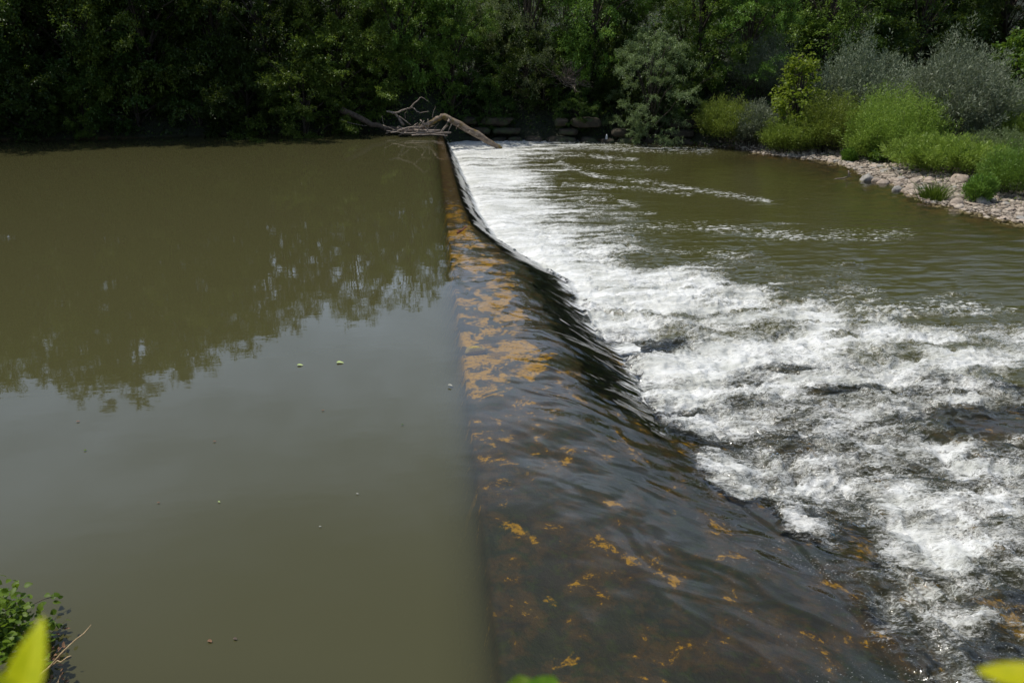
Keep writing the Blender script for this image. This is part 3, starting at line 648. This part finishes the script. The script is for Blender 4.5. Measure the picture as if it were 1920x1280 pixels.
# ------------------------------------------------------------------ stones
def ico(sub=2):
    import bmesh
    bm = bmesh.new(); bmesh.ops.create_icosphere(bm, subdivisions=sub, radius=1); V = np.array([v.co[:] for v in bm.verts]); Fc = np.array([[v.index for v in f.verts] for f in bm.faces]); bm.free(); return V, Fc
I2 = ico(3); I1 = ico(1)
def stone_mesh(seed, sz, base=I2):
    rg = np.random.default_rng(seed); V = base[0].copy()
    for k in range(9):                       # planar facets knocked off a pebble
        nrm = rg.normal(size=3); nrm /= np.linalg.norm(nrm); dd = rg.uniform(.62, .9); s = V@nrm-dd
        V -= np.outer(np.maximum(s, 0)*.85, nrm)
    V *= 1+.035*np.sin(V[:, [1, 2, 0]]*7+rg.uniform(0, 6, 3))
    return V*np.array(sz), base[1]
def stone(px, py, wpx, hr, label, seed, matn='stone', name='boulder', zoff=0.0, group=None, cat='stone'):
    b = at(px, py, ZL+.03); g_ = max(gz(b[0], b[1]), ZL-.04); b[2] = g_+zoff
    w = wpx*np.linalg.norm(b-CAM)/FPX*.5; V, Fc = stone_mesh(seed, (w, w*random.uniform(.6, .85), w*hr))
    o = make(name, V, Fc, M[matn], smooth=True); o.location = b; o.rotation_euler = (0, 0, random.uniform(-.4, .4)); return tag(o, label, cat, group)
big = [(1626, 336, 22, .6, 'largest rounded tan stone standing in the water off the bar'), (1642, 338, 15, .5, 'low stone close behind the largest rounded one in the water'),
 (1655, 341, 17, .45, 'flat pale stone right of the pair in the water'), (1678, 339, 15, .4, 'lone flat stone in the shallow inlet'), (1682, 355, 15, .75, 'pointed white stone at the outer edge of the stone row'),
 (1697, 356, 14, .5, 'small pale stone right of the pointed white one'), (1713, 353, 20, .5, 'flat tan stone in the middle of the row'), (1714, 344, 18, .5, 'stone at the back of the row by the inlet'),
 (1730, 356, 15, .5, 'dark rounded stone just left of the grass tuft'), (1713, 361, 22, .4, 'broad flat pale slab in front of the stone row'), (1798, 345, 24, .55, 'long oval grey boulder lying on the cobbles right of the grass tuft'),
 (1793, 384, 24, .5, 'tan boulder in the water below the grass tuft'), (1840, 384, 18, .8, 'pale tilted boulder at the water below the small dark shrub'), (1783, 330, 22, .5, 'pinkish boulder at the back of the cobbles'), (1739, 342, 16, .5, 'stone behind the grass tuft by the inlet'), (1686, 346, 12, .6, 'small dark stone between the inlet and the pointed white stone')]
for i, (a, b_, w_, h_, lab) in enumerate(big): stone(a, b_, w_*1.35, h_*1.3, lab, 100+i, 'stone' if i % 4 else 'stone2', zoff=.03)
# cobbles: individuals, then the gravel between them
rg = np.random.default_rng(77); cnt = 0; MESH = [stone_mesh(200+i, (1, .8, .5), I2) for i in range(10)]; pool = []
for i, (V, Fc) in enumerate(MESH):
    me = make('cobble', V, Fc, M['stone' if i % 3 else 'stone2'], smooth=True); pool.append(me)
used = set(); CG = 'pale cobbles covering the gravel bar'
while cnt < 190:
    x_ = rg.uniform(12, 26.5); y_ = rg.uniform(14, 36); d_, b_ = shore(np.array([x_]), np.array([y_]))
    if b_[0] < .9 or not (-.25 < d_[0] < 3.2*rg.random()**.6): continue
    q = proj(np.array([[x_, y_, ZL+.1]])); 
    if q[0][0] > 1950 or q[0][0] < 1500: continue
    k = cnt % 10; s = rg.uniform(.10, .24)*(.5+.5*rg.random())
    o = pool[k] if k not in used else pool[k].copy()
    if k in used: COL.objects.link(o)
    used.add(k); o.location = (x_, y_, max(gz(x_, y_), ZL-.02)+s*.15); o.rotation_euler = (rg.normal()*.2, rg.normal()*.2, rg.uniform(0, 6)); o.scale = (s*1.1, s, s*random.uniform(.5, .9))
    tag(o, 'pale river cobble lying among many others on the gravel bar', 'cobble', CG); cnt += 1
nG = 90000; gx_ = rg.uniform(10.5, 26, nG); gy_ = rg.uniform(13, 39.5, nG); gd, gb = shore(gx_, gy_); kk = (gd > -.45) & (gd < 3.8) & (rg.random(nG) < gb); gx_, gy_ = gx_[kk], gy_[kk]; nG = len(gx_)
ss = rg.uniform(.015, .055, nG)*(1+1.2*(rg.random(nG) < .1)); gzv = land(gx_, gy_)
base = I1[0]; V = base[None]*(ss[:, None]*rg.uniform(.6, 1.2, (nG, 3))*np.array([1.2, 1.2, .7]))[:, None, :]*rg.uniform(.8, 1.15, (nG, len(base), 1)); V += np.stack([gx_, gy_, gzv+ss*.25], 1)[:, None, :]
Fc = (I1[1][None]+np.arange(nG)[:, None, None]*len(base)).reshape(-1, 3)
m, t = mat('gravel'); l = t.links.new; v = attr(t, 'v'); p = N(t, 'ShaderNodeBsdfPrincipled', inp={'Roughness': .8})
l(rgbmix(t, v, (.13, .105, .08), (.48, .41, .33)), p.inputs['Base Color']); o = N(t, 'ShaderNodeOutputMaterial'); l(p.outputs[0], o.inputs['Surface'])
tag(make('gravel', V.reshape(-1, 3), Fc, m, fattrs={'v': np.repeat(rg.random(nG), len(I1[1]))}), 'loose pale gravel between the cobbles of the bar', 'gravel', kind='stuff')
nW = 9000; a1 = rng.uniform(11, 27, nW); a2 = rng.uniform(14, 38, nW); wd_d, wd_b = shore(a1, a2); cl_ = fbm(a1*1.1, a2*1.1, 99, 3)
kk = (wd_b > .9) & (wd_d > .35) & (wd_d < 4) & (cl_ > .28-.12*wd_d); a1, a2 = a1[kk], a2[kk]; nW = len(a1)
Pn = np.stack([a1, a2, land(a1, a2)+.02+rng.random(nW)*.12], 1)
V, Fc = leaves(Pn, rng.normal(size=(nW, 3))*.7+np.array([0, 0, 1]), rng.normal(size=(nW, 3))+np.array([0, 0, .8]), rng.uniform(.06, .16, nW), rng.uniform(.02, .05, nW))
tag(make('weeds', V, Fc, M['shoot'], fattrs={'v': rng.random(nW)}), 'thin low weeds sprouting between the stones of the bar', 'weeds', kind='stuff')
# stone on the crest of the weir
b = at(890, 652, -.05); V, Fc = stone_mesh(301, (.22, .09, .07)); o = make('crest_stone', V, Fc, solid('algae_stone', (.22, .17, .05), (.36, .28, .10), 9), smooth=True); o.location = (b[0], b[1], -.095); o.rotation_euler = (0, 0, .15)
tag(o, 'yellowish stone lying just under the water on the weir crest', 'stone')

# ------------------------------------------------------------------ stone wall at the far bank
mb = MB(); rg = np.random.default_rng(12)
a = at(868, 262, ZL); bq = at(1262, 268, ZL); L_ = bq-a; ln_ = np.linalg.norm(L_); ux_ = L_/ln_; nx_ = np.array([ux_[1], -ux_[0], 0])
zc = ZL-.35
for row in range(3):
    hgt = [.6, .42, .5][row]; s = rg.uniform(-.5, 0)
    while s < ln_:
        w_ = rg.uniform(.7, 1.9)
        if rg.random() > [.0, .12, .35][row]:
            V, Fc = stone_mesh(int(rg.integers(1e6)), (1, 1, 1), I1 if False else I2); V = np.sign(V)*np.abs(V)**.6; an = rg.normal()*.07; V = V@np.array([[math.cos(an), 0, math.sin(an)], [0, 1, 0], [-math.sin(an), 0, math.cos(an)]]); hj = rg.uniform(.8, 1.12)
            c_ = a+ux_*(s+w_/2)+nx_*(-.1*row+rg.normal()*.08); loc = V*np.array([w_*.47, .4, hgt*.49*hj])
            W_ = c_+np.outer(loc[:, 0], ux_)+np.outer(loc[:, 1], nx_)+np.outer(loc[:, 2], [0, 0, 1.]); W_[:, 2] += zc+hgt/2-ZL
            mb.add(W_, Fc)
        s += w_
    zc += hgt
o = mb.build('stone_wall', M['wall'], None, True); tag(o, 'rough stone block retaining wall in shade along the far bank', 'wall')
# marker post
b = at(1137, 268, ZL); mb = MB(); mb.add(*tube([(0, 0, -.5), (0, 0, .20), (0, 0, .3), (0, 0, .36), (.0, 0, .42)], [.06, .06, .055, .035, .01], 10)); o = mb.build('marker_post', M['post'], None, True); o.location = b
tag(o, 'short white post standing in the lower pool before the stone wall', 'post')

# ------------------------------------------------------------------ driftwood
YD = float(at(790, 252, 0)[1])
def wood(name, pts, r0, r1, label, matn='deadwood', dy=0.0, n=10, amp=.02, seed=0, group=None, cat='branch', k=7, parent=None, ddy=0.0):
    Q = [aty(px, py, YD+dy+ddy*i) for i, (px, py) in enumerate(pts)]
    mb = MB(); mb.add(*tube(wobble(Q, n, amp, seed), np.linspace(r0, r1, n)*1.3, k, .06, seed)); o = mb.build(name, M[matn], parent, True)
    if parent is None: tag(o, label, cat, group)
    return o
root = empty('driftwood_log', aty(830, 220, YD-.5), 'bent mossy tree trunk propped over the weir end, tip in the lower pool', 'log')
def lwood(name, pts, r, dy, seed, n=12, matn='logwood'):
    Q = np.array([aty(px, py, YD+dy) for px, py in pts])-np.array(root.location[:]); mb = MB()
    rr = np.interp(np.linspace(0, 1, n), np.linspace(0, 1, len(r)), r); mb.add(*tube(wobble(Q, n, .016, seed), rr*.86, 10, .10, seed)); mb.build(name, M[matn], root, True)
lwood('trunk', [(826, 217), (834, 219), (862, 234), (895, 253), (922, 269), (940, 279)], [.10, .17, .19, .18, .15, .12], -.5, 1, 18)
lwood('limb', [(832, 219), (820, 223), (800, 236), (780, 240), (755, 243)], [.13, .14, .13, .11, .07], -.42, 2, 16)
lwood('branch', [(843, 224), (836, 236), (823, 253)], [.07, .06, .045], -.65, 3, 8, 'deadwood')
lwood('branch', [(848, 228), (842, 243), (834, 258)], [.03, .025, .012], -.7, 4, 7, 'deadwood')
lwood('branch_stub', [(860, 235), (856, 240), (855, 243)], [.035, .03, .012], -.75, 5, 5, 'deadwood')
lwood('branch_stub', [(882, 246), (879, 249), (877, 248)], [.035, .03, .012], -.75, 6, 5, 'deadwood')
wood('fallen_trunk', [(640, 205), (662, 215), (690, 229), (720, 238), (752, 243), (775, 244)], .13, .06, 'dark fallen trunk sloping out of the shrubs into the pool', 'shadewood', .1, 14, .03, 7, cat='log')
wood('dead_branch', [(757, 235), (748, 222), (738, 212), (725, 209)], .05, .03, 'forked weathered branch rising left of the driftwood tangle', dy=-.3, seed=8, n=9)
wood('dead_branch', [(735, 213), (752, 209), (766, 204), (776, 203)], .035, .02, 'pale level branch crossing the top of the forked branch', dy=-.35, seed=9, n=9)
wood('dead_branch', [(768, 204), (776, 194), (784, 187), (790, 182)], .028, .012, 'thin branch standing highest above the tangle', dy=-.35, seed=10, n=9)
wood('dead_branch', [(790, 182), (797, 186), (804, 191)], .012, .008, 'thin pale twig bent down from the highest branch', dy=-.35, seed=11, n=6, amp=.01)
wood('dead_branch', [(776, 203), (783, 210), (790, 212), (805, 209)], .022, .012, 'crooked twig pointing right above the tangle', dy=-.38, seed=12, n=8)
wood('dead_branch', [(748, 218), (760, 227), (771, 235)], .022, .02, 'bone white stick leaning into the tangle', dy=-.5, seed=13, n=5, amp=.008)
wood('dead_branch', [(814, 226), (812, 215), (814, 206), (818, 200)], .016, .006, 'slim curved twig standing behind the bend of the log', dy=-.2, seed=14, n=7)
wood('dead_branch', [(760, 222), (760, 212), (762, 205)], .012, .006, 'short upright twig under the level branch', dy=-.25, seed=15, n=5)
wood('dead_branch', [(722, 245), (719, 230), (716, 217)], .014, .007, 'thin upright twig left of the tangle', dy=-.2, seed=16, n=6)
wood('dead_branch', [(640, 224), (660, 232), (688, 237)], .012, .006, 'pale thin twig low in the shade left of the fallen trunk', dy=-.6, seed=17, n=7)
wood('dead_branch', [(752, 247), (790, 246), (826, 245)], .06, .04, 'straight pole lying flat on the crest under the log', dy=-.6, seed=18, n=8)
wood('dead_branch', [(755, 250), (800, 250), (845, 248)], .04, .03, 'lowest pole lying across the end of the weir', dy=-.9, seed=19, n=8)
rg = np.random.default_rng(3)
for i in range(26):
    cx_, cy_ = rg.uniform(728, 812), rg.uniform(238, 250); an = rg.normal()*.8; ll = rg.uniform(8, 26)
    wood('driftwood_stick', [(cx_-ll*math.cos(an), min(cy_-ll*math.sin(an), 254)), (cx_, cy_), (cx_+ll*math.cos(an+.2), min(cy_+ll*math.sin(an+.2), 254))], .03*rg.uniform(.4, 1.2), .01, 'thin stick jammed in the driftwood tangle on the weir end', dy=-rg.uniform(.1, 1.2), n=6, amp=.012, seed=40+i, group='sticks jammed in the driftwood tangle', cat='stick', k=5)
wood('dead_branch', [(772, 254), (800, 252), (840, 254)], .03, .02, 'wet pole half sunk in front of the tangle', dy=-1.1, seed=71, n=6)
# bare twiggy bush hung in the trees
root = empty('bare_bush', aty(1062, 150, YD+4), 'bare grey twiggy dead bush hanging among the green trees', 'bush'); mb = MB(); rg = np.random.default_rng(44)
c0 = aty(1062, 150, YD+2.6); c0[2] -= .0
for i in range(46):
    an = rg.uniform(-2.7, .6); L1 = rg.uniform(.5, 1.25); e = np.array([math.cos(an)*L1*1.0, rg.normal()*.5, -math.sin(an)*L1*.9]); e[2] = e[2] if rg.random() < .8 else e[2]-.5
    st = np.array([rg.normal()*.1, 0, -.1+rg.normal()*.08]); q = wobble([st, st+e*.5+[0, 0, .08], st+e], 7, .035, i); mb.add(*tube(q, np.linspace(.022, .004, 7), 4))
    for j in range(5):
        s_ = q[rg.integers(2, 6)]; e2 = e*.45*rg.uniform(.4, 1)+rg.normal(size=3)*.16; mb.add(*tube(wobble([s_, s_+e2], 4, .02, j), np.linspace(.010, .003, 4), 4))
root.location = c0; mb.build('twigs', M['deadwood'], root)
# things on the weir, in the water and on the bar
b = at(866, 434, -.03); mb = MB(); mb.add(*tube(wobble([(-.13, 0, -.05), (0, 0, .02), (.12, .06, .12)], 6, .008, 1), np.linspace(.035, .014, 6), 7)); mb.add(*tube([(-.02, 0, .03), (-.14, .02, .04)], [.02, .01], 6))
o = mb.build('driftwood_snag', solid('red_wood', (.16, .06, .05), (.3, .14, .10), 15), None, True); o.location = b; tag(o, 'small reddish wood snag caught on the weir crest', 'driftwood')
b = at(1586, 335, ZL); mb = MB(); mb.add(*tube(wobble([(-.5, 0, -.03), (-.1, 0, .02), (.1, 0, .08), (.06, 0, .3)], 8, .01, 2), np.linspace(.02, .025, 8), 6)); mb.add(*tube([(.08, 0, .1), (.25, 0, .06)], [.02, .012], 6)); mb.add(*tube([(.07, 0, .15), (.2, .02, .2)], [.02, .01], 6))
o = mb.build('snag', M['deadwood'], None, True); o.location = b; tag(o, 'pale forked snag sticking out of the water left of the tan stones', 'driftwood')
q = [at(1722, 371, ZL+.1), at(1736, 374, ZL+.09), at(1750, 382, ZL+.03), at(1768, 383, ZL)]; mb = MB(); mb.add(*tube(wobble(q, 8, .01, 4), np.linspace(.03, .012, 8), 6)); o = mb.build('driftwood_stick', M['deadwood'], None, True); tag(o, 'bleached curved stick lying at the water below the grass tuft', 'stick')

# ------------------------------------------------------------------ floating leaves
def leaf_mesh(Lg, Wd, nu=9, nv=5, curl=.1, cup=.12, lobed=0.0, seed=0, serr=0.0):
    u = np.linspace(0, 1, nu); V = []
    for i, a_ in enumerate(u):
        w = math.sin(math.pi*min(a_**.75, 1))**.8*(1-.15*a_)+.02
        w *= 1+lobed*math.sin(a_*9+seed)+serr*((i % 2)-.5)
        for j in range(nv):
            s = (j/(nv-1)-.5)*2; V.append((a_*Lg, s*w*Wd/2, abs(s)*w*Wd*cup-curl*Lg*(a_-.3)**2+.01*Lg*math.sin(7*a_+seed)*s))
    Fc = [(i*nv+j, (i+1)*nv+j, (i+1)*nv+j+1, i*nv+j+1) for i in range(nu-1) for j in range(nv-1)]
    return np.array(V), np.array(Fc)
fl = [(631, 680, 'palegreen', 'pale green leaf floating on the pool, largest of those near the reflected skyline', .11), (557, 685, 'palegreen', 'small pale green leaf floating left of the largest one', .09), (840, 722, 'white', 'whitish fleck floating close to the weir crest', .07),
 (603, 770, 'dry', 'rusty brown leaf floating below the two pale green ones', .05), (143, 791, 'dry', 'pinkish leaf floating below the reflected trees at the left', .06), (157, 845, 'near', 'small green leaf floating at the left of the pool', .05),
 (400, 828, 'dry', 'tiny brown leaf floating in the middle of the pool', .05), (752, 797, 'dark', 'dark fleck floating between the pale leaves and the crest', .045), (409, 941, 'palegreen', 'tiny yellow green leaf floating in the lower middle of the pool', .04),
 (295, 943, 'dry', 'brown speck floating left of the tiny yellow green leaf', .04), (668, 926, 'white', 'pale speck floating right of the middle of the near pool', .04), (598, 988, 'white', 'pale thin fleck floating in the near pool', .035), (438, 1197, 'shadewood', 'dark twig scrap floating near the bottom of the pool', .05), (390, 1201, 'dry', 'thin brown straw floating beside the dark twig scrap', .06)]
M['palegreen'] = solid('pale_green_leaf', (.28, .36, .12), (.42, .50, .2), 20)
M['white'] = solid('pale_fleck', (.24, .24, .2), (.36, .36, .3), 20)
for i, (a_, b_, mk, lab, sz) in enumerate(fl):
    sz *= 1 if i < 3 else .75; V, Fc = leaf_mesh(sz*1.1, sz*.7, curl=.15, seed=i, lobed=.15 if i == 0 else 0); V[:, 2] += .012
    o = make('floating_leaf', V, Fc, M[mk], smooth=True, fattrs={'v': np.full(len(Fc), .8)}); o.location = at(a_, b_, 0); o.rotation_euler = (0, 0, random.uniform(-.6, .6)); tag(o, lab, 'leaf')
# damselfly over the rapids
pz = at(1562, 1002, ZL+.3); root = empty('damselfly', pz, 'small dark blue damselfly flying low over the white rapids', 'insect'); root.rotation_euler = (0, -.25, .3)
m = solid('damsel_blue', (.0, .02, .04), (.0, .05, .08), 30, .3, 0, .8); mb = MB(); mb.add(*tube([(-.05, 0, 0), (-.03, 0, 0), (0, 0, 0), (.012, 0, .002), (.02, 0, .002)], [.002, .0025, .003, .005, .003], 6)); mb.build('body', m, root, True)
for sgn in (-1, 1):
    V, Fc = leaf_mesh(.04, .013, 6, 3, 0, 0); V = V@np.array(Matrix.Rotation(sgn*2.0, 3, 'Z')).T+np.array([.008, 0, .004]); make('wing', V, Fc, m, root, fattrs={'v': np.full(len(Fc), .5)})

# ------------------------------------------------------------------ near bank plants
def lv(P_, ax, nr, Lg, Wd, **kw):
    V, Fc = leaf_mesh(Lg, Wd, **kw); ax = np.asarray(ax, float); ax /= np.linalg.norm(ax); s = np.cross(nr, ax); s /= np.linalg.norm(s); n_ = np.cross(ax, s)
    return P_+V[:, :1]*ax+V[:, 1:2]*s+V[:, 2:]*n_, Fc
root = empty('bramble_bush', at(-30, 1290, 0), 'leafy green bramble at the water edge in the bottom left corner', 'bush'); rl = np.array(root.location[:])
rg = np.random.default_rng(21); mb = MB(); ms = MB(); start = rl+np.array([-.3, -.5, .1])
tips = [(105, 1118, .12), (60, 1140, .3), (20, 1108, .5), (95, 1182, .1), (40, 1165, .4), (10, 1130, .6), (70, 1205, .3), (-20, 1110, .5), (-30, 1160, .6), (30, 1210, .5), (0, 1190, .6), (60, 1235, .3), (-10, 1230, .6), (85, 1170, .12), (15, 1150, .55), (45, 1125, .35)]
for i, (a_, b_, z_) in enumerate(tips):
    e = at(a_, b_, z_); mid = (start+e)/2+np.array([0, 0, .35]); q = wobble([start, mid, e], 14, .02, i); ms.add(*tube(q-rl, np.linspace(.008, .003, 14), 5))
    for k in range(4, 14):
        for r_ in range(11 if i not in (0,) else (3 if k > 11 else 0)):
            p_ = q[k]+rg.normal(size=3)*.06; V, Fc = lv(p_-rl, rg.normal(size=3)*[1, 1, .4]+[.2, .2, -.1], np.array([0, 0, 1])+rg.normal(size=3)*.35, rg.uniform(.05, .085), rg.uniform(.035, .06), nu=6, nv=3, curl=.2, cup=.1, seed=k); mb.add(V, Fc, float(rg.random()))
mb.build('leaves', M['near'], root, True); ms.build('stems', M['shadewood'], root, True)
md = MB()
for i in range(60):
    p_ = at(rg.uniform(60, 125), rg.uniform(1165, 1280), rg.uniform(.01, .08)); V, Fc = lv(p_-rl, rg.normal(size=3)*[1, 1, .3], np.array([0, 0, 1])+rg.normal(size=3)*.5, rg.uniform(.03, .06), .025, nu=5, nv=3); md.add(V, Fc, .5)
md.build('withered_leaves', M['dry'], root, True)
def stalk(pts, r0, r1, label, seed):
    mb = MB(); Q = wobble([np.array(p_) for p_ in pts], 12, .006, seed); mb.add(*tube(Q, np.linspace(r0, r1, 12)*(1+.25*np.sin(np.arange(12)*2.1)), 6, .1, seed)); o = mb.build('dry_stalk', M['straw'], None, True); tag(o, label, 'stalk'); return o
stalk([at(40, 1330, .1), at(75, 1266, .35), at(120, 1222, .5), at(168, 1172, .6)], .012, .004, 'longest straw coloured dry stalk leaning out over the pool', 1)
stalk([at(50, 1310, .1), at(90, 1250, .3), at(133, 1229, .4)], .009, .004, 'shorter dry stalk branching below the longest one', 2)
stalk([at(30, 1300, .3), at(65, 1243, .5), at(90, 1235, .5)], .006, .003, 'thin dry stalk curving behind the yellow leaf', 3)
stalk([at(60, 1330, .1), at(105, 1285, .2), at(112, 1268, .25)], .006, .003, 'short dry stalk at the very bottom beside the bramble', 4)
# close leaves, soft with nearness, on stems rooted in the near bank
def close_plant(name, leafspec, label, seed):
    rg = np.random.default_rng(seed); r = None
    for j, (bpx, bpy, tpx, tpy, dist, wd_, tilt) in enumerate(leafspec):
        A = atd(bpx, bpy, dist); B = atd(tpx, tpy, dist*1.02)
        if r is None:
            gx0 = A[0]-.15; gy0 = A[1]-.25; r = empty(name, (gx0, gy0, gz(gx0, gy0)), label, 'plant'); rl = np.array(r.location[:])
        ax = B-A; Lg = np.linalg.norm(ax); nr_ = -FW+UP*tilt+RT*.2
        V, Fc = lv(A-rl, ax, nr_, Lg, wd_, nu=17, nv=9, curl=.12, cup=.10, seed=seed+j, serr=.06)
        make('leaf', V, Fc, M['yellow' if name == 'broadleaf_plant' else 'near'], r, True, fattrs={'v': np.clip(.5+.3*rg.normal(size=len(Fc)), 0, 1)})
        st = MB(); e = A-rl; st.add(*tube([(0, 0, -.1), e*[.2, .3, .5], e*[.6, .7, .85]+[0, 0, -.05], e], [.006, .005, .003, .002], 6)); st.build('stem', M['near'], r, True)
    return r
close_plant('broadleaf_plant', [(20, 1370, 78, 1150, .62, .024, .6), (-90, 1275, 40, 1290, .60, .02, 1.2)], 'soft blurred yellow leaf close to the viewer in the bottom left corner', 61)
close_plant('broadleaf_plant', [(1990, 1285, 1828, 1250, .62, .022, .9)], 'soft blurred yellow green leaf close to the viewer at the bottom right corner', 62)
close_plant('bankside_plant', [(985, 1330, 975, 1262, .95, .05, .6), (1005, 1335, 1042, 1266, .95, .05, .7)], 'pale green leaf tips poking up at the bottom middle of the view', 63)
